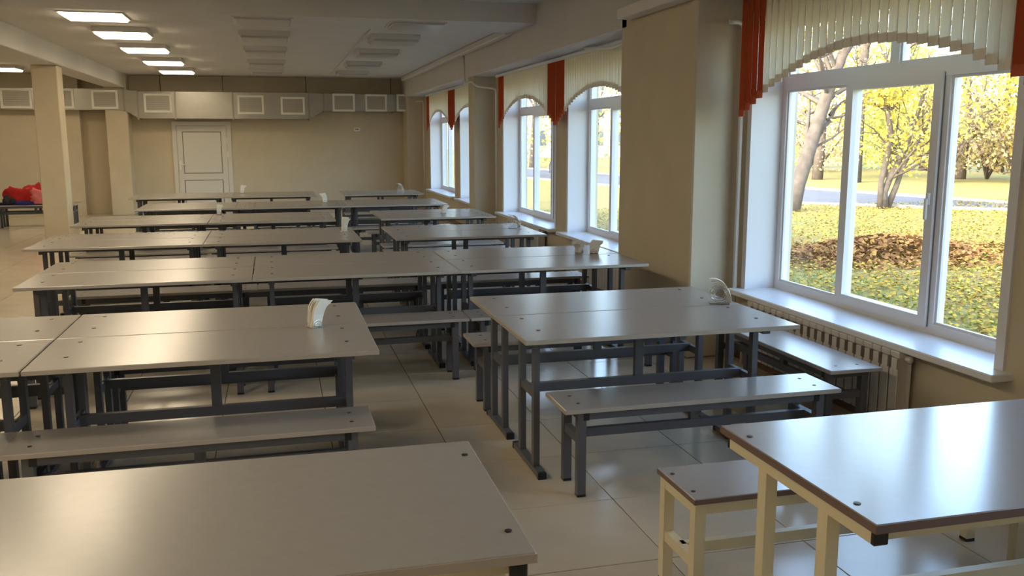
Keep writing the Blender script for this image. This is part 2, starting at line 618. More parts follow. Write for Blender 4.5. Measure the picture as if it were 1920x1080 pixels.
def make_bench(name, mats, L, Wd, H, white=False):
    mtop, medge, mfr = mats
    t = thing(name, '', 'bench')
    th = .022
    MB().bev((-L / 2, -Wd / 2, H - th), (L / 2, Wd / 2, H), .003).build('seat', mtop, t)
    e = MB()
    for q in (-1, 1):
        e.box((-L / 2 - .0012, q * Wd / 2 - .0012, H - th + .002), (L / 2 + .0012, q * Wd / 2 + .0012, H - .0025))
        e.box((q * L / 2 - .0012, -Wd / 2, H - th + .002), (q * L / 2 + .0012, Wd / 2, H - .0025))
    e.build('edge_band', medge, t)
    rz0 = .25 if not white else .165
    hx, hy = L / 2 - (.09 if not white else .028), Wd / 2 - (.05 if not white else .03)
    zt = H - th
    w = .04
    for sx in (-1, 1):
        for sy in (-1, 1):
            lg = MB().box((sx * hx - w / 2, sy * hy - w / 2, .008), (sx * hx + w / 2, sy * hy + w / 2, zt - .002 if not white else zt - .001)).build('leg', mfr, t)
            MB().bev((sx * hx - w / 2 - .001, sy * hy - w / 2 - .001, 0), (sx * hx + w / 2 + .001, sy * hy + w / 2 + .001, .014), .002).build('foot_cap', M_BLACK, lg)
        MB().box((sx * hx - .016, -hy + w / 2, rz0), (sx * hx + .016, hy - w / 2, rz0 + .04)).build('side_rail', mfr, t)
        MB().box((sx * hx - .018, -hy + w / 2, zt - .04), (sx * hx + .018, hy - w / 2, zt - .001)).build('top_rail', mfr, t)
    for sy in (-1, 1):
        r = MB().box((-hx + w / 2 + .012, sy * hy - .018, zt - .04), (hx - w / 2 - .012, sy * hy + .018, zt - .001)).build('long_rail', mfr, t)
        if not white:
            for q in (-1, 1):
                MB().box((q * (hx - w / 2) - .014, sy * hy - .021, zt - .042), (q * (hx - w / 2) + .014, sy * hy + .021, zt - .001)).build('end_cap', M_BLACK, r)
        else:
            MB().box((-hx, sy * hy - .017, zt - .039), (hx, sy * hy + .017, zt - .002)).build('rail_core', mfr, r)
    MB().box((-hx, -.015, rz0), (hx, .015, rz0 + .04)).build('stretcher', mfr, t)
    MB().box((-.022, -.014, rz0 + .04), (.022, .014, zt)).build('centre_post', mfr, t)
    for sx in (-1, 1):
        for sy in (-1, 1):
            MB().tube([(sx * hx, sy * (hy - .04), H - .006), (sx * hx, sy * (hy - .04), H + .002)], [.0095, .008], 8).build('bolt', M_BOLT, t)
    return t


GREY = (M_TOP, M_EDGE, M_STEEL)
WHITE = (M_TOPW, M_EDGEB, M_CREAM)
WHITE_L = (M_TOP, M_EDGE, M_CREAM)
HT, HB = .72, .43
# pairs of tables: row -> y of the edge facing the camera side, list of (x0, x1, name of the column)
ROWS = {6: (3.885, [(-2.425, -1.015, 'outer'), (-1.01, .412, 'aisle-side'), (1.08, 2.488, 'window-side')]),
        5: (6.14, [(-1.60, -.175, 'outer'), (-.168, 1.225, 'middle'), (1.23, 2.64, 'window-side')]),
        4: (8.30, [(-2.07, -.635, 'outer'), (-.628, .75, 'aisle-side'), (1.06, 2.51, 'window-side')]),
        3: (10.43, [(-2.12, -.735, 'outer'), (-.728, .65, 'aisle-side'), (1.165, 2.52, 'window-side')]),
        2: (12.56, [(-1.77, -.405, 'outer'), (-.398, .97, 'middle'), (.976, 2.345, 'window-side')]),
        1: (15.02, [(-2.20, -.785, 'outer'), (-.778, .648, 'aisle-side'), (1.09, 2.41, 'window-side')])}
proto_t = proto_b = None
TW = .605
rnd = random.Random(3)
for row, (y0, units) in ROWS.items():
    for (x0, x1, nm) in units:
        xc = (x0 + x1) / 2
        for half, hn in ((0, 'near'), (1, 'door-side')):
            lab = 'grey canteen table, %s half of %s pair, %s row from door wall' % ('door-side' if half else 'non-door', nm, ORD[row])
            y = y0 + TW / 2 + half * (TW + .009)
            if proto_t is None:
                proto_t = make_table('canteen_table', GREY, 1.398, TW, HT, .06, .125)
                proto_t['group'] = 'grey canteen tables set in pairs'
                proto_t['label'] = lab
                proto_t.location = (xc, y, 0)
            else:
                o = copy_tree(proto_t, (xc + rnd.uniform(-.004, .004), y, 0), 0, lab)
                o.scale.x = (x1 - x0) / 1.3995
        off = {6: (-.165, .035), 5: (-.25, .15), 4: (-.25, .12), 3: (-.22, .10), 2: (-.2, .08), 1: (-.2, .08)}[row]
        for side in (0, 1):
            lab = 'grey bench, door side of %s tables, %s row from door wall' % (nm, ORD[row])
            if not side:
                lab = 'grey bench, non-door side of %s tables, %s row from door wall' % (nm, ORD[row])
            by = y0 + off[0] + .155 if not side else y0 + 2 * TW + off[1] + .155
            bx = xc + (.135 if (row, nm, side) == (6, 'window-side', 0) else -.04 if row == 6 and side == 0 else .01 + rnd.uniform(-.03, .03))
            if row == 6 and nm != 'window-side' and side == 0:
                bx = xc - .055
            if row == 6 and side == 1 and nm == 'window-side':
                bx = xc + .02
            if row == 5:
                bx = xc + .005 if nm != 'window-side' else xc + .02
            if proto_b is None:
                proto_b = make_bench('canteen_bench', GREY, 1.405, .31, HB)
                proto_b['group'] = 'grey canteen benches along the tables'
                proto_b['label'] = lab
                proto_b.location = (bx, by, 0)
            else:
                o = copy_tree(proto_b, (bx, by, 0), 0, lab)
                if row == 6 and not side and nm == 'aisle-side':
                    o.scale.x = 1.03
copy_tree(proto_b, (2.925, 4.73, 0), math.pi / 2, 'grey bench standing along the radiator under the big window')
copy_tree(proto_b, (-4.33, 18.93, 0), 0, 'grey bench added for darkness behind the bench with the heap of clothes')  # extra bench, added to darken the space under the clothes bench
bb = copy_tree(proto_b, (-4.31, 18.5, 0), 0, 'grey bench behind the square column with clothes heaped on it')

# cream-framed tables in front
tw = make_table('serving_table', WHITE_L, 1.60, .785, HT, 0, .135, True)
tw.location = (.536 - .80, 2.226, 0)
tw.rotation_euler.z = math.radians(-.6)
tag(tw, 'table with plain beige-grey top and beige edge on a cream steel frame', 'table', 'cream-framed tables')
tw2 = make_table('serving_table', WHITE, 1.80, .79, HT, 0, .155, True)
tw2.location = (1.358 + .90, 2.152, 0)
tag(tw2, 'table with lilac-grey top and brown edge on a cream steel frame', 'table', 'cream-framed tables')
bw = make_bench('low_bench', WHITE, 1.40, .31, HB, True)
bw.location = (1.325 + .70, 2.80, 0)
tag(bw, 'low bench with brown edge and cream steel legs beside the brown-edged table', 'bench')

# ------------------------------------------------------------------ radiators and pipes


def rad_section():
    m = MB()
    m.bev((-.046, -.034, .02), (-.039, .034, .325), .003)          # front plate
    m.bev((-.046, -.022, .32), (-.039, .022, .385), .002)          # narrow part between the vents
    m.bev((-.044, -.0375, .385), (.046, .0375, .425), .010, 2)     # cap
    m.bev((-.03, -.0375, .02), (.03, .0375, .06), .008)            # lower header
    m.bev((-.04, -.006, .03), (.04, .006, .40), .002)              # web
    m.bev((.036, -.034, .03), (.042, .034, .40), .002)             # back plate
    return m.mesh('section', M_RAD)


SEC = rad_section()
for nm, (a, n) in {'big': (4.05, 21), 'mid_b': (8.0, 21), 'mid_a': (10.95, 21)}.items():
    lab = {'big': 'cream sectional radiator under the sill of the big window', 'mid_b': 'cream sectional radiator under the window right behind the wide pier',
           'mid_a': 'cream sectional radiator under the window before the narrow pier'}[nm]
    t = thing('radiator', lab, 'radiator', (3.245, a, .075), group='sectional radiators under the window sills')
    for k in range(n):
        o = link('section', SEC, t)
        o.location = (0, .04 + k * .078, 0)
    m = MB().tube([(0, -.004, .385), (0, -.03, .385)], .018, 10).tube([(0, -.03, .385), (0, -.045, .385)], [.024, .012], 8)
    m.build('end_plug', M_RAD, t, True)
    MB().tube([(.0, n * .078 - .01, .06), (0, n * .078 + .12, .06), (0, n * .078 + .12, -.07)], .012, 8).build('feed_pipe', M_PIPE, t, True)
    for q in (.2, n * .078 - .2):
        MB().box((.03, q - .01, .30), (.072, q + .01, .34)).build('bracket', M_RAD, t)


def arc_pts(pts, r=.06, n=5):
    out = [Vector(pts[0])]
    for k in range(1, len(pts) - 1):
        p, a, b = Vector(pts[k]), Vector(pts[k - 1]), Vector(pts[k + 1])
        d1, d2 = (a - p).normalized(), (b - p).normalized()
        for q in range(n + 1):
            t = q / n
            out.append((p + d1 * r) * (1 - t) ** 2 + p * 2 * t * (1 - t) + (p + d2 * r) * t * t)
    out.append(Vector(pts[-1]))
    return out


for (yp, lab, y2) in ((5.99, 'white heating pipe rising at the wide pier beside the big window', 6.04), (13.45, 'white heating pipe bending round the narrow pier', 13.66), (20.3, 'white heating pipe beside the corner pier', 20.72)):
    pts = [(3.262, yp, 0), (3.262, yp, 2.44), (3.15, y2 - .03, 2.44)]
    if yp > 13 and yp < 14:
        pts = [(3.262, yp, 0), (3.262, yp, 2.36), (3.0, y2 - .04, 2.40), (2.93, y2 - .04, 2.47), (2.93, y2 + .5, 2.47), (2.915, y2 + .5, 2.95)]
    t = tag(MB().tube(arc_pts(pts), .017, 10).build('heating_pipe', M_PIPE, None, True), lab, 'pipe')
# trunking on the ceiling beam above the windows and over the wide pier
tag(MB().bev((2.83, YS1 + .01, 2.895), (XB, 20.7, ZC), .012).build('cable_trunking', M_PIPE), 'white boxed trunking along the corner of ceiling and window beam', 'trunking')
tag(MB().bev((2.80, 2.0, 2.60), (XB, 7.3, 2.69), .01).build('cable_trunking', M_PIPE), 'white boxed trunking along the beam above the wide pier', 'trunking')
tag(MB().box((1.235, YS1 - .02, ZC - .018), (1.265, 20.0, ZC + .002)).build('cable_conduit', M_CEIL), 'thin painted cable strip running along the unlit lamps', 'conduit')
tag(MB().tube(arc_pts([(2.99, 7.56, 2.47), (3.05, 7.62, 2.47), (3.12, 8.3, 2.47), (3.12, 9.0, 2.535)]), .015, 8).build('heating_pipe', M_PIPE, None, True), 'short white pipe under the beam behind the wide pier', 'pipe')

# ------------------------------------------------------------------ vertical blinds
XBL = 3.20


def arch(d):
    return 2.15 - .2 * d * d


def make_blind(centre, lab, single, y_near=None, y_far=None, grp='arched vertical blinds'):
    dz = .12 if centre < 6 else 0
    t = thing('vertical_blind', lab, 'blind', (XBL, centre, 0), group=grp)
    lo, hi = -1.40, 1.40
    if y_near is not None:
        lo = y_near - centre
    if y_far is not None:
        hi = y_far - centre
    MB().bev((-.022, lo - .02, 2.50 + dz), (.022, hi + .02, 2.535 + dz), .004).build('head_rail', M_PVC, t)
    pitch = .0795
    n = int(1.40 / pitch)
    jo = {k: MB() for k in ('cream', 'orange', 'hem', 'ohem')}
    ang = math.radians(6 if single else .5)
    for k in range(-n, n + 1):
        y = k * pitch
        if y < lo + .02 or y > hi - .02:
            continue
        ora = abs(y) > 1.045
        zb = arch(y) - rnd.uniform(0, .006)
        pr = [(-.043 * math.sin(ang), -.043 * math.cos(ang)), (.043 * math.sin(ang), .043 * math.cos(ang))]
        nx, ny = math.cos(ang) * .0016, -math.sin(ang) * .0016
        poly = [(pr[0][0] + nx, pr[0][1] + ny), (0 + nx * 3.5, 0 + ny * 3.5), (pr[1][0] + nx, pr[1][1] + ny), (pr[1][0] - nx, pr[1][1] - ny), (nx * 1.5, ny * 1.5), (pr[0][0] - nx, pr[0][1] - ny)]
        ph = [(a * 1.0 + (-.0018 if i in (3, 4, 5) else .0018), b) for i, (a, b) in enumerate(poly)]
        if single:
            s = MB().prism(poly, 2, zb, 2.502 + dz).build('slat', M_ORANGE if ora else M_CLOTH, t)
            s.location = (0, y, 0)
            if ora:
                s['label'] = 'orange slat'
            MB().prism(ph, 2, zb - .001, zb + .05).build('hem_weight', M_OWEIGHT if ora else M_WEIGHT, s)
        else:
            a, b = ('orange', 'ohem') if ora else ('cream', 'hem')
            jo[a].prism([(p[0], p[1] + y) for p in poly], 2, zb, 2.502 + dz)
            jo[b].prism([(p[0], p[1] + y) for p in ph], 2, zb - .001, zb + .05)
    if not single:
        for k, m, nmn in (('cream', M_CLOTH, 'cream_slats'), ('orange', M_ORANGE, 'orange_slats'), ('hem', M_WEIGHT, 'cream_hems'), ('ohem', M_OWEIGHT, 'orange_hems')):
            if jo[k].v:
                o = jo[k].build(nmn, m, t)
                o['kind'] = 'stuff'
    return t


make_blind(4.52, 'cream and orange arched vertical blind over the big window', True)
make_blind(1.72, 'cream and orange arched vertical blind level with the cream-framed tables', False)
make_blind(8.86, 'cream and orange arched blind over the window right behind the wide pier', False, 7.56, None)
make_blind(11.66, 'cream and orange arched blind over the window before the narrow pier', False, None, 13.12)
make_blind(15.28, 'cream and orange arched blind over the window right behind the narrow pier', False, 14.12, None)
make_blind(18.08, 'cream and orange arched blind over the farthest window', False, None, 19.48)

# ------------------------------------------------------------------ ceiling lamps


def make_lamp(x, y, z, lit, lab, grp, flush=False, off=False):
    t = thing('ceiling_lamp_offscreen' if off and lit else 'ceiling_lamp', lab, 'lamp', (x, y, z), group=grp)
    h = .065 if not flush else .012
    w = .315
    m = MB()
    for (a, b) in (((-w, -w), (w, -w + .022)), ((-w, w - .022), (w, w)), ((-w, -w + .022), (-w + .022, w - .022)), ((w - .022, -w + .022), (w, w - .022))):
        m.box((*a, -h), (*b, .002))
    m.box((-w + .022, -w + .022, -h * .5), (w - .022, w - .022, .002))
    m.build('housing', M_LBODY, t)
    MB().bev((-w + .021, -w + .021, -h - (.028 if not flush else .02)), (w - .021, w - .021, -h * .5 + .001), .012).build('diffuser', M_LIT if lit else M_UNLIT, t)
    return t


YL = [19.2, 16.95, 14.6, 12.55]
for ci, (x, lit, cn) in enumerate(((-1.755, True, 'lit row above the outer tables'), (-.05, False, 'unlit row over the middle'), (1.63, False, 'unlit row nearest the windows'))):
    for k, y in enumerate(YL):
        make_lamp(x, y, ZC, lit, '%s square ceiling lamp, %s from door wall, %s' % ('glowing' if lit else 'dark', ORD[k + 1], cn), 'square ceiling lamps')
    make_lamp(x, 10.62, ZX, lit, '%s square lamp set in the flat cross beam, %s' % ('glowing' if lit else 'dark', cn), 'square ceiling lamps', True)
    for k, y in enumerate((8.3, 6.1, 3.9, 1.7, -.5, -2.7)):
        make_lamp(x, y, ZN, lit, '%s square lamp, %s past the cross beam, %s' % ('glowing' if lit else 'dark', ORD[k + 1], cn), 'square ceiling lamps', off=True)
for k, (x, y) in enumerate(((-4.85, 19.2), (-4.85, 16.0), (-4.85, 12.6), (-4.85, 1.6))):
    make_lamp(x, y, ZC if y > YS1 else ZN, True, 'glowing square ceiling lamp beyond the column beam, %s' % ('next to the door wall' if k == 0 else 'away from the door wall'), 'glowing lamps beyond the column beam', off=k > 0)

# ------------------------------------------------------------------ back wall: duct, door, switch
YD = 20.95
duct = thing('air_duct', 'galvanised ventilation duct with white grilles along the door wall', 'duct', (0, 0, 0))


def dx(px, py=190):
    return at(px, py, 1, YD).x


def seg(x0, x1, zb0, zt0, zb1, zt1, name='segment'):
    m = MB()
    i = len(m.v)
    m.v += [(x0, YD, zb0), (x1, YD, zb1), (x1, YD, zt1), (x0, YD, zt0), (x0, YD + .5, zb0), (x1, YD + .5, zb1), (x1, YD + .5, zt1), (x0, YD + .5, zt0)]
    m.f += [(0, 1, 2, 3), (7, 6, 5, 4), (0, 4, 5, 1), (3, 2, 6, 7), (0, 3, 7, 4), (1, 5, 6, 2)]
    return m.build(name, M_DUCT, duct)


ZL = (2.228, 2.665)
ZM = (2.055, 2.62)
ZR = (2.235, 2.605)
xs = [XL + .05, dx(232), dx(258), dx(328), dx(436), dx(579), dx(607), dx(741), dx(789)]
seg(xs[0], xs[1], *ZL, *ZL)
seg(xs[1], xs[2], *ZL, *ZM, 'reducer')
seg(xs[2], xs[3], *ZM, *ZM)
seg(xs[3], xs[4], *ZM, *ZM)
seg(xs[4], xs[5], *ZM, *ZM)
seg(xs[5], xs[6], *ZM, *ZR, 'reducer')
seg(xs[6], xs[7], *ZR, *ZR)
seg(xs[7], xs[8], *ZR, *ZR)
for x, z in ((xs[1], ZL), (xs[2], ZM), (xs[3], ZM), (xs[4], ZM), (xs[5], ZM), (xs[6], ZR), (xs[7], ZR)):
    MB().box((x - .016, YD - .022, z[0] - .022), (x + .016, YD + .5, z[1] + .022)).build('flange', M_FLANGE, duct)
for x in (dx(60), dx(198), dx(300), dx(418), dx(575), dx(735)):
    MB().tube([(x, YD + .2, 2.6), (x, YD + .2, ZC)], .008, 6).build('hanger', M_BOLT, duct)
# grilles: px left, right, top, bottom of the white frame
for (a, b, t0, b0) in ((-60, -10, 165, 203), (2, 58, 166, 203), (86, 137, 166, 203), (173, 220, 169, 204), (271, 321, 176, 211), (446, 494, 179, 214), (527, 571, 182, 215), (624, 665, 176, 209), (685, 725, 177, 209), (744, 785, 177, 209)):
    p, q = at(a, b0, 1, YD), at(b, t0, 1, YD)
    g = thing('vent_grille', '', '', (p.x, YD, p.z))
    del g['label'], g['category']
    g.parent = duct
    w, h = q.x - p.x, q.z - p.z
    m = MB()
    e = .045
    m.bev((0, -.018, 0), (e, .004, h), .003).bev((w - e, -.018, 0), (w, .004, h), .003).bev((e - .003, -.018, 0), (w - e + .003, .004, e), .003).bev((e - .003, -.018, h - e), (w - e + .003, .004, h), .003)
    m.build('grille_frame', M_GRILLE, g)
    MB().box((e, -.0015, e), (w - e, .002, h - e)).build('opening', M_DUCT, g)
    ns = 7
    for k in range(ns):
        z = e + (k + .5) * (h - 2 * e) / ns
        MB().prism([(-.015, z - .020), (-.012, z - .022), (-.001, z + .014), (-.004, z + .016)], 0, e - .002, w - e + .002).build('louvre', M_LOUVRE, g)

p, q = at(333, 415, 1, YB), at(432, 228, 1, YB)
dw, dh = q.x - p.x, q.z
door = thing('door_1', 'white panelled plastic door under the air duct', 'door', (p.x, YB, 0), kind='structure')
MB().box((0, -.04, 0), (.09, .01, dh)).box((dw - .09, -.04, 0), (dw, .01, dh)).box((.09, -.04, dh - .09), (dw - .09, .01, dh)).build('door_frame', M_DOOR, door)
lf = MB().bev((.095, -.055, .01), (dw - .095, -.005, dh - .095), .004).build('door_leaf', M_DOOR, door)
for z0, z1 in ((.86, dh - .22), (.16, .72)):
    m = MB()
    a, b = .21, dw - .21
    for (u0, u1, v0, v1) in ((a, a + .016, z0, z1), (b - .016, b, z0, z1), (a, b, z0, z0 + .016), (a, b, z1 - .016, z1)):
        m.box((u0, -.059, v0), (u1, -.05, v1))
    pn = MB().bev((a + .016, -.060, z0 + .016), (b - .016, -.05, z1 - .016), .003).build('door_panel', M_DOOR, lf)
    m.build('gasket', M_SEAM, pn)
m = MB().bev((.125, -.075, .93), (.165, -.054, 1.15), .006).tube([(.145, -.07, 1.06), (.145, -.11, 1.06)], .01, 8).bev((.14, -.122, 1.05), (.26, -.104, 1.072), .006)
m.build('handle', M_GRILLE, lf)
for z in (.25, 1.28, dh - .42):
    MB().tube([(dw - .085, -.062, z - .06), (dw - .085, -.062, z + .06)], .016, 8).build('hinge', M_GRILLE, lf)
p = at(669, 243, 1, YB)
t = thing('wall_sensor', 'small white sensor box on the door wall below the duct', 'sensor', (p.x, YB, p.z))
MB().bev((-.075, -.03, -.045), (.075, .003, .045), .008).build('case', M_GRILLE, t)
MB().bev((-.04, -.034, -.005), (.04, -.028, .02), .002).build('slot', M_SEAM, t)

# ------------------------------------------------------------------ napkin holders


def make_napkins(loc, rz, lean, h, lab, wide=.09):
    t = thing('napkin_holder', lab, 'napkin holder', loc, rz, group='napkin holders on the tables')
    MB().bev((-.032, -.026, 0), (.032, .026, .006), .002).build('base', M_WIRE, t)
    for y in (-.026, .026):
        m = MB()
        for r in (.028, .017):
            m.tube([(-math.cos(a) * r, y, .004 + math.sin(a) * r * 1.2) for a in [math.pi * q / 12 for q in range(13)]], .0018, 6)
        m.build('hoop', M_WIRE, t)
    m = MB()
    r_ = random.Random(int(h * 1000) + int(loc[1] * 10))
    for k in range(9):
        y = -.020 + k * .005
        hk = h * r_.uniform(.86, 1.0)
        lk = lean * r_.uniform(.8, 1.2)
        n = 7
        w0, w1 = wide * .30, wide * .42
        i = len(m.v)
        for q in range(n + 1):
            u = q / n
            bend = max(0, u - .55) / .45
            x = lk * (.030 * u + .042 * bend * bend)
            z = .007 + hk * (u - .08 * abs(lk) * bend * bend)
            w = w0 + (w1 - w0) * u
            yy = y * (1 + .8 * u) + .004 * math.sin(5 * u + k)
            tilt = .010 * lk * bend
            for (sx, th) in ((-1, -.0023), (1, -.0023), (1, .0023), (-1, .0023)):
                m.v.append((x + sx * w, yy + th, z - sx * tilt))
        for q in range(n):
            for e in range(4):
                e2 = (e + 1) % 4
                m.f.append((i + q * 4 + e, i + q * 4 + e2, i + q * 4 + 4 + e2, i + q * 4 + 4 + e))
        m.f += [(i, i + 1, i + 2, i + 3), (i + 4 * n + 3, i + 4 * n + 2, i + 4 * n + 1, i + 4 * n)]
    m.build('napkins', M_NAP, t)
    return t


def make_dispenser(loc, rz, lab):
    """round wire holder almost empty: two discs of wire and one napkin curling over"""
    t = thing('napkin_holder', lab, 'napkin holder', loc, rz, group='napkin holders on the tables')
    MB().bev((-.055, -.026, 0), (.055, .026, .006), .002).build('base', M_WIRE, t)
    for y in (-.024, .024):
        m = MB()
        for r in (.052, .030):
            m.tube([(math.cos(a) * r, y, .010 + .046 + math.sin(a) * r * .85) for a in [2 * math.pi * q / 20 for q in range(21)]], .0021, 6)
        m.build('hoop', M_WIRE, t)
    m = MB()
    for k in range(4):
        pts = []
        for q in range(11):
            a = q / 10
            pts.append((.060 - (.125 - .022 * k) * a ** 1.7 - .006 * k, .008 + (.130 - .012 * k) * math.sin(a * math.pi * .56)))
        i = len(m.v)
        for (x, z) in pts:
            m.v += [(x, -.020 + .006 * k, z), (x, .020 - .002 * k, z), (x + .004, .020 - .002 * k, z + .004), (x + .004, -.020 + .006 * k, z + .004)]
        for q in range(10):
            for e in range(4):
                e2 = (e + 1) % 4
                m.f.append((i + q * 4 + e, i + q * 4 + e2, i + q * 4 + 4 + e2, i + q * 4 + 4 + e))
        m.f += [(i, i + 1, i + 2, i + 3), (i + 43, i + 42, i + 41, i + 40)]
    m.build('napkins', M_NAP, t, True)
    return t


zt = HT + .0005
make_napkins((.160, 4.46, zt), .55, .75, .135, 'full fan of white napkins on the aisle-side tables, sixth row from door wall', .085)
make_dispenser((2.375, 4.52, zt), -.35, 'round wire napkin holder with one napkin curling over, beside the wide pier')
make_napkins((2.345, 6.86, zt), .9, -.5, .085, 'smaller napkin holder of two side by side, fifth row from door wall', .07)
make_napkins((2.45, 6.80, zt), -.5, .4, .10, 'fuller napkin holder of two side by side, fifth row from door wall', .105)
make_dispenser((2.36, 8.96, zt), .2, 'wire napkin holder on window-side tables, fourth row from door wall')
make_napkins((.645, 9.05, zt), .2, .35, .145, 'tall white napkins on aisle-side tables, fourth row from door wall', .07)
make_napkins((1.995, 11.0, zt), .1, .6, .10, 'white napkins bending over on window-side tables, third row from door wall', .07)
make_napkins((-.67, 11.5, zt), .1, .3, .12, 'white napkins at the joint of outer tables, third row from door wall', .07)
make_napkins((.69, 13.3, zt), .1, -.5, .13, 'white napkins leaning on the middle tables, second row from door wall', .09)
make_dispenser((2.10, 15.75, zt), .3, 'wire napkin holder on window-side tables in the row next to door wall')
make_napkins((-.54, 15.95, zt), .2, .5, .13, 'white napkins on aisle-side tables in the row next to door wall', .08)

# ------------------------------------------------------------------ clothes on the far bench


def heap(name, m, cx, cy, rx, ry, h, lab, seed, z0=HB):
    r = random.Random(seed)
    bm = bmesh.new()
    bmesh.ops.create_icosphere(bm, subdivisions=4, radius=1)
    ph = [r.uniform(0, 6) for _ in range(8)]
    for v in bm.verts:
        x, y, z = v.co
        n = .06 * math.sin(19 * x + 13 * z + ph[4]) + .05 * math.sin(23 * z - 9 * x + ph[5]) + .16 * math.sin(5 * x + ph[0]) + .13 * math.sin(6 * y + 3 * x + ph[1]) + .09 * math.sin(11 * x - 5 * z + ph[2]) + .07 * abs(math.sin(9 * y + 7 * x + ph[3]))
        q = 1 + n
        v.co = Vector((cx + rx * x * q, cy + ry * y * min(1.1, q), z0 + max(0, (z * .75 + .25)) * h * q))
    mb = MB().addbm(bm)
    return tag(mb.build(name, m, None, True), lab, 'clothes')


heap('blue_garment', M_BLUE, -4.52, 18.46, .38, .13, .07, 'dark blue garment lying flat on the bench behind the column', 1)
heap('red_jacket', M_RED, -4.44, 18.53, .30, .13, .27, 'red jacket heaped on the bench behind the column', 2, HB + .05)
heap('pink_jacket', M_PINK, -4.16, 18.45, .24, .13, .23, 'pink jacket heaped beside the red jacket', 5, HB + .02)
heap('black_garment', M_NAVY, -4.74, 18.44, .11, .10, .12, 'small black garment beside the red jacket', 9, HB + .03)

# ------------------------------------------------------------------ outdoors
RO = random.Random(11)


def grass_material():
    m = bpy.data.materials.new('autumn_lawn')
    m.use_nodes = True
    t = m.node_tree
    b = t.nodes['Principled BSDF']
    b.inputs['Roughness'].default_value = .95
    tc = t.nodes.new('ShaderNodeTexCoord')
    n = t.nodes.new('ShaderNodeTexNoise')
    n.inputs['Scale'].default_value = .35
    n.inputs['Detail'].default_value = 8
    n.inputs['Roughness'].default_value = .75
    t.links.new(tc.outputs['Object'], n.inputs['Vector'])
    r = t.nodes.new('ShaderNodeValToRGB')
    e = r.color_ramp.elements
    e[0].position, e[0].color = .30, (.11, .11, .022, 1)
    e[1].position, e[1].color = .72, (.28, .17, .04, 1)
    k = e.new(.47)
    k.color = (.22, .18, .03, 1)
    k = e.new(.58)
    k.color = (.24, .16, .04, 1)
    t.links.new(n.outputs[0], r.inputs[0])
    t.links.new(r.outputs[0], b.inputs['Base Color'])
    return m


M_LAWN = grass_material()
M_ROAD = mat('grey_asphalt', (.10, .097, .105), .9, noise=.12, nscale=1.5)
M_KERB = mat('pale_kerb', (.26, .24, .21), .9, noise=.1, nscale=3)
M_BARK = mat('grey_brown_bark', (.105, .082, .064), .95, noise=.3, nscale=6, bump=.6, bscale=14)
M_BARKD = mat('dark_bark', (.085, .067, .053), .95, noise=.3, nscale=6)
tag(MB().quad((XO - .02, -70, ZG), (160, -70, ZG), (160, 160, ZG), (XO - .02, 160, ZG)).build('lawn', M_LAWN), 'autumn lawn strewn with yellow leaves outside the windows', 'lawn', kind='structure')
# road: its far edge from where it shows through the big window, carried on straight
pa, pb = at(1502, 354, 2, ZG), at(1885, 382, 2, ZG)      # far edge
pc, pd = at(1494, 383, 2, ZG), at(1889, 396, 2, ZG)      # near edge
df, dn = (pb - pa).normalized(), (pd - pc).normalized()
fa, fb = pa - df * 26, pb + df * 40
na, nb = pc - df * 26, pd + df * 40


def lift(p, z):
    return Vector((p.x, p.y, z))


rz = ZG + .015
m = MB().quad(lift(na, rz), lift(pc, rz), lift(pa, rz), lift(fa, rz)).quad(lift(pc, rz), lift(pd, rz), lift(pb, rz), lift(pa, rz)).quad(lift(pd, rz), lift(nb, rz), lift(fb, rz), lift(pb, rz))
tag(m.build('road', M_ROAD), 'grey asphalt park road crossing the lawn', 'road', kind='structure')
for (path, lab, wd) in (((fa, fb), 'pale kerb along the far edge of the park road', .4), ((na, pc, pd, nb), 'pale kerb along the near edge of the park road', .15)):
    m = MB()
    for a, b in zip(path, path[1:]):
        d = (b - a).normalized()
        nrm = Vector((-d.y, d.x, 0)) * (wd / 2)
        m.prism([(a - nrm)[:2], (b - nrm)[:2], (b + nrm)[:2], (a + nrm)[:2]], 2, ZG - .02, ZG + .08)
    tag(m.build('kerb', M_KERB), lab, 'kerb', kind='structure')

# fallen leaves and grass tufts (nobody could count them)
M_LEAFLIT = island_mat('fallen_leaves', [(.50, .33, .05), (.41, .25, .05), (.25, .135, .04), (.52, .39, .08), (.30, .24, .05)], transl=.1)
M_TUFT = island_mat('grass_blades', [(.16, .22, .03), (.26, .30, .05), (.38, .36, .07), (.12, .17, .03)], transl=.3)
m = MB()
g = MB()
for k in range(72000):
    y = 4.5 + 20 * RO.random() ** 1.35
    x = XO + .3 + (y * 1.1) * RO.random()
    if x < XO + .4:
        continue
    z = ZG + .02 + RO.uniform(0, .035)
    a = RO.uniform(0, 6.28)
    s_ = RO.uniform(.018, .038)
    u = Vector((math.cos(a), math.sin(a), RO.uniform(-.5, .5))) * s_
    v = Vector((-math.sin(a), math.cos(a), RO.uniform(-.5, .5))) * s_ * .8
    p = Vector((x, y, z))
    if k % 5:
        m.quad(p - u, p - v, p + u, p + v)
    else:
        w = Vector((RO.uniform(-.03, .03), RO.uniform(-.03, .03), RO.uniform(.025, .06)))
        sd = Vector((math.cos(a), math.sin(a), 0)) * .012
        p.z = ZG
        g.quad(p - sd, p + sd, p + w + sd * .3, p + w - sd * .3)
hp = MB()
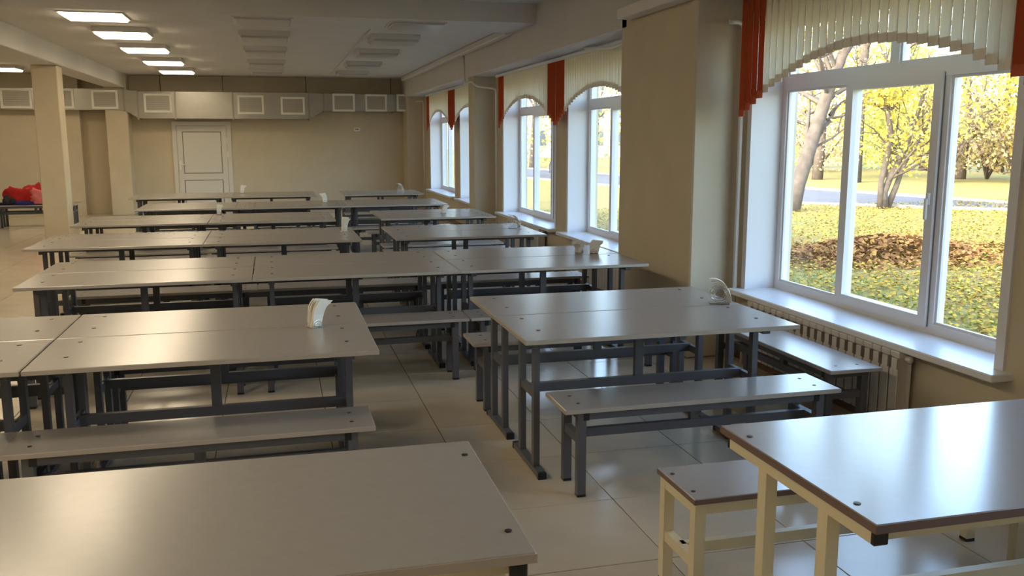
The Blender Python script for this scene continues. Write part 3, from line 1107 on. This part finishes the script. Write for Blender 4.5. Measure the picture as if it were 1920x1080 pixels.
for k in range(5000):                                   # raked heap of brown leaves
    a, r = RO.uniform(0, 6.28), RO.random() ** .6
    if k % 2:
        r *= 1.8
    p = Vector((10.3 + 1.9 * r * math.cos(a), 13.6 + 1.0 * r * math.sin(a), ZG + .02 + (.30 * max(0, 1 - r * r) + .03) * RO.uniform(.3, 1)))
    u = Vector((RO.uniform(-1, 1), RO.uniform(-1, 1), RO.uniform(-.6, .6))).normalized() * .05
    v = u.cross(Vector((RO.uniform(-1, 1), RO.uniform(-1, 1), 1))).normalized() * .04
    hp.quad(p - u, p - v, p + u, p + v)


def raw(mb, name, mt, parent=None):
    me = bpy.data.meshes.new(name)
    me.from_pydata(mb.v, [], mb.f)
    me.materials.append(mt)
    return link(name, me, parent)


tag(raw(m, 'fallen_leaves', M_LEAFLIT), 'fallen yellow and brown leaves lying on the lawn', 'leaves', kind='stuff')
M_HEAP = island_mat('brown_leaves', [(.24, .12, .05), (.18, .09, .045), (.36, .21, .07), (.30, .17, .06)], transl=.1)
tag(raw(hp, 'leaf_heap', M_HEAP), 'raked heap of brown leaves on the lawn outside the big window', 'leaves', kind='stuff')
tag(raw(g, 'grass_tufts', M_TUFT), 'short green grass tufts on the lawn', 'grass', kind='stuff')

LEAF = {'yellow': island_mat('yellow_leaves', [(.66, .52, .08), (.60, .44, .07), (.72, .62, .18), (.44, .40, .10)], transl=.45),
        'green': island_mat('olive_leaves', [(.40, .42, .12), (.54, .52, .16), (.32, .35, .12), (.60, .54, .18)], transl=.45),
        'brown': island_mat('brown_twigs', [(.44, .31, .20), (.34, .25, .16), (.55, .40, .22), (.50, .42, .16)], transl=.25),
        'dark': island_mat('dark_bush_twigs', [(.18, .13, .09), (.24, .20, .09), (.34, .27, .10), (.14, .10, .08)], transl=.2)}


def tree(name, lab, base, trunks, leaf, n_leaf, leaf_size, seed, grp=None, depth=3, bark=None, spread=.55, cloud=None):
    """trunks: list of (list of points relative to base, list of radii); branches grow from their upper part"""
    r = random.Random(seed)
    t = thing(name, lab, 'tree' if name != 'bush' else 'bush', base, group=grp)
    m = MB()
    tips = []

    def grow(p, d, ln, rad, k):
        mid = p + d * ln * .5 + Vector((r.uniform(-1, 1), r.uniform(-1, 1), r.uniform(-.3, 1))) * ln * .08
        e = p + d * ln + Vector((r.uniform(-1, 1), r.uniform(-1, 1), r.uniform(-.2, 1))) * ln * .12
        m.tube([p, mid, e], [rad, rad * .75, rad * .5], 5, False)
        tips.append((mid, ln))
        tips.append((e, ln))
        if k > 0:
            for _ in range(3 if k > 1 else 2):
                nd = (d + Vector((r.uniform(-1, 1), r.uniform(-1, 1), r.uniform(-.5, .8))) * spread * 1.4).normalized()
                grow(p.lerp(e, r.uniform(.45, 1)), nd, ln * r.uniform(.55, .75), rad * .5, k - 1)
    for pts, rad in trunks:
        pv = [Vector(q) for q in pts]
        m.tube(pv, rad, 8, True)
        for k in range(len(pv) - 1):
            nb_ = 1 if k == 0 and len(pv) > 3 else 3
            if k == 0 and len(pv) > 2:
                continue
            for _ in range(nb_):
                q = pv[k].lerp(pv[k + 1], r.uniform(.2, 1))
                ax = (pv[k + 1] - pv[k]).normalized()
                d = (ax * .6 + Vector((r.uniform(-1, 1), r.uniform(-1, 1), r.uniform(-.1, .7))) * spread * 1.5).normalized()
                grow(q, d, (pv[-1] - pv[0]).length * r.uniform(.22, .34), rad[k] * .42, depth - 1)
    m.build('trunk', bark or M_BARK, t, True)
    lf = MB()
    for k in range(n_leaf):
        if cloud and k % 4 != 0:
            c, rr = cloud[r.randrange(len(cloud))]
            while True:
                v = Vector((r.uniform(-1, 1), r.uniform(-1, 1), r.uniform(-1, 1)))
                if v.length < 1:
                    break
            p = Vector(c) + Vector((v.x * rr[0], v.y * rr[1], v.z * rr[2]))
        else:
            q, ln = tips[r.randrange(len(tips))]
            p = q + Vector((r.gauss(0, 1), r.gauss(0, 1), r.gauss(0, 1))) * ln * .22
        if p.z < .05:
            continue
        u = Vector((r.uniform(-1, 1), r.uniform(-1, 1), r.uniform(-1, 1))).normalized()
        v = u.cross(Vector((r.uniform(-1, 1), r.uniform(-1, 1), r.uniform(-1, 1)))).normalized()
        s_ = leaf_size * r.uniform(.6, 1.3)
        lf.quad(p - u * s_, p - v * s_ * .6, p + u * s_, p + v * s_ * .6)
    if lf.v:
        o = raw(lf, 'foliage', LEAF[leaf], t)
        o['kind'] = 'stuff'
    return t


def rel(px, py, b):
    """point above the base b at the same distance, where the photo shows the trunk pass"""
    q = at(px, py, 1, b.y)
    return (q.x - b.x, 0, q.z - b.z)


b1 = at(1484, 396, 2, ZG)
tree('leaning_tree', 'tree with thick grey trunk leaning over, seen through the big window', b1,
     [([(0, 0, 0), rel(1497, 345, b1), rel(1527, 250, b1), rel(1553, 170, b1), rel(1585, 90, b1), rel(1612, 20, b1)], [.24, .20, .19, .17, .14, .10])], 'brown', 900, .05, 21, depth=3, spread=.8)
b2 = at(1656, 391, 2, ZG)
tree('slender_tree', 'clump of slender trunks with yellow leaves at the road, seen through the big window', b2,
     [([(0, 0, 0), rel(1658, 360, b2), rel(1672, 325, b2), rel(1698, 280, b2), rel(1725, 200, b2), rel(1745, 110, b2)], [.13, .10, .085, .065, .05, .03]),
      ([(.2, .1, 0), rel(1680, 350, b2), rel(1694, 310, b2), rel(1735, 240, b2), rel(1770, 170, b2)], [.10, .08, .065, .045, .03]),
      ([(-.1, 0, 0), rel(1652, 340, b2), rel(1672, 260, b2), rel(1662, 195, b2), rel(1655, 120, b2)], [.10, .08, .075, .08, .05])],
     'yellow', 3900, .062, 33, depth=3, spread=.8,
     cloud=[(rel(1690, 250, b2), (1.5, 1.5, 1.3)), (rel(1730, 210, b2), (1.4, 1.4, 1.5)), (rel(1660, 175, b2), (.7, .7, .4)), (rel(1790, 190, b2), (1.5, 1.5, 1.2))])
b3 = at(1603, 342, 2, ZG)
tree('straight_tree', 'straight dark thin trunk across the road, seen through the big window', b3,
     [([(0, 0, 0), (0, 0, 3), (.1, 0, 6), (.2, 0, 9), (.2, 0, 12)], [.28, .24, .2, .15, .08])], 'green', 1500, .2, 40, bark=M_BARKD)
for k, (px, py, w, h, sd) in enumerate(((1772, 342, 1.7, 3.4, 3), (1850, 336, 1.9, 3.2, 4), (1530, 322, 2.6, 3.0, 5), (1905, 344, 1.6, 2.8, 6), (1690, 318, 2.6, 3.0, 7))):
    b = at(px, py, 2, ZG)
    r = random.Random(sd)
    tr = []
    for q in range(9):
        a = r.uniform(0, 6.28)
        tr.append(([(0, 0, 0), (math.cos(a) * w * .35, math.sin(a) * w * .35, h * .45), (math.cos(a) * w * r.uniform(.5, .9), math.sin(a) * w * .8, h * r.uniform(.7, 1))], [.07, .05, .025]))
    tree('bush', ['rounded bare-stemmed bush across the road in the right pane', 'second rounded bush across the road in the right pane', 'wide low twiggy bush behind the leaning tree',
                  'rounded bush across the road at the right frame', 'low twiggy bush behind the clump of slender trunks'][k], b, tr, 'dark' if k != 2 else 'brown', 1500, .10, 60 + k,
         'bushes across the road', depth=2, bark=M_BARKD, spread=.6, cloud=[((0, 0, h * .55), (w, w, h * .45))])
# wall of autumn trees behind the road
spots = []
for k in range(24):
    u = k / 23
    ang = math.radians(14 + u * 44)                      # measured from the window wall's direction
    dist = (47, 61)[k % 2] + (k * 7) % 5
    spots.append((math.sin(ang) * dist, math.cos(ang) * dist, k))
kinds = ['brown', 'green', 'yellow', 'brown', 'yellow', 'green', 'yellow']
for (x, y, k) in spots:
    kd = kinds[k % 7] if k > 8 else ('brown', 'green', 'brown')[k % 3]
    h = 5.6 + 3 * ((k * 5) % 7) / 6
    w = 2.0 + .5 * ((k * 3) % 4) / 3
    lab = {'brown': 'bare brown-twigged tree in the tree line behind the road', 'green': 'olive-leaved tree in the tree line behind the road', 'yellow': 'yellow-leaved tree in the tree line behind the road'}[kd]
    tree('background_tree', lab, (x, y, ZG), [([(0, 0, 0), (.1, 0, h * .3), (.2, 0, h * .6), (.1, 0, h * .95)], [.28, .22, .15, .05])], kd, (2600 if kd != 'brown' else 1500) if k > 8 else 700, .15 if kd != 'brown' else .08, 100 + k,
         lab.split(' in ')[0] + 's of the tree line', depth=3, bark=M_BARKD if k % 2 else M_BARK, spread=.9,
         cloud=[((0, 0, h * .60), (w, w, h * .36)), ((0, 0, h * .28), (w * 1.0, w * 1.0, h * .26))])
# pale block of flats behind the trees
fb_ = thing('apartment_block', 'pale grey block of flats far behind the trees', 'building', (38, 92, ZG))
MB().box((-16, 0, 0), (16, 12, 15)).build('wall', mat('pale_render', (.62, .63, .66), .9), fb_)
MB().box((-16.4, -.4, 15), (16.4, 12.4, 15.6)).build('roof', mat('grey_roof', (.3, .3, .32), .9), fb_)
wme = MB().box((-.75, -.06, -.8), (.75, .02, .8)).mesh('window', mat('dark_pane', (.10, .12, .15), .15))
for r_ in range(5):
    for c_ in range(10):
        o = link('window', wme, fb_)
        o.location = (-14.2 + c_ * 3.15, 0, 2 + r_ * 2.9)
bpy.context.view_layer.update()
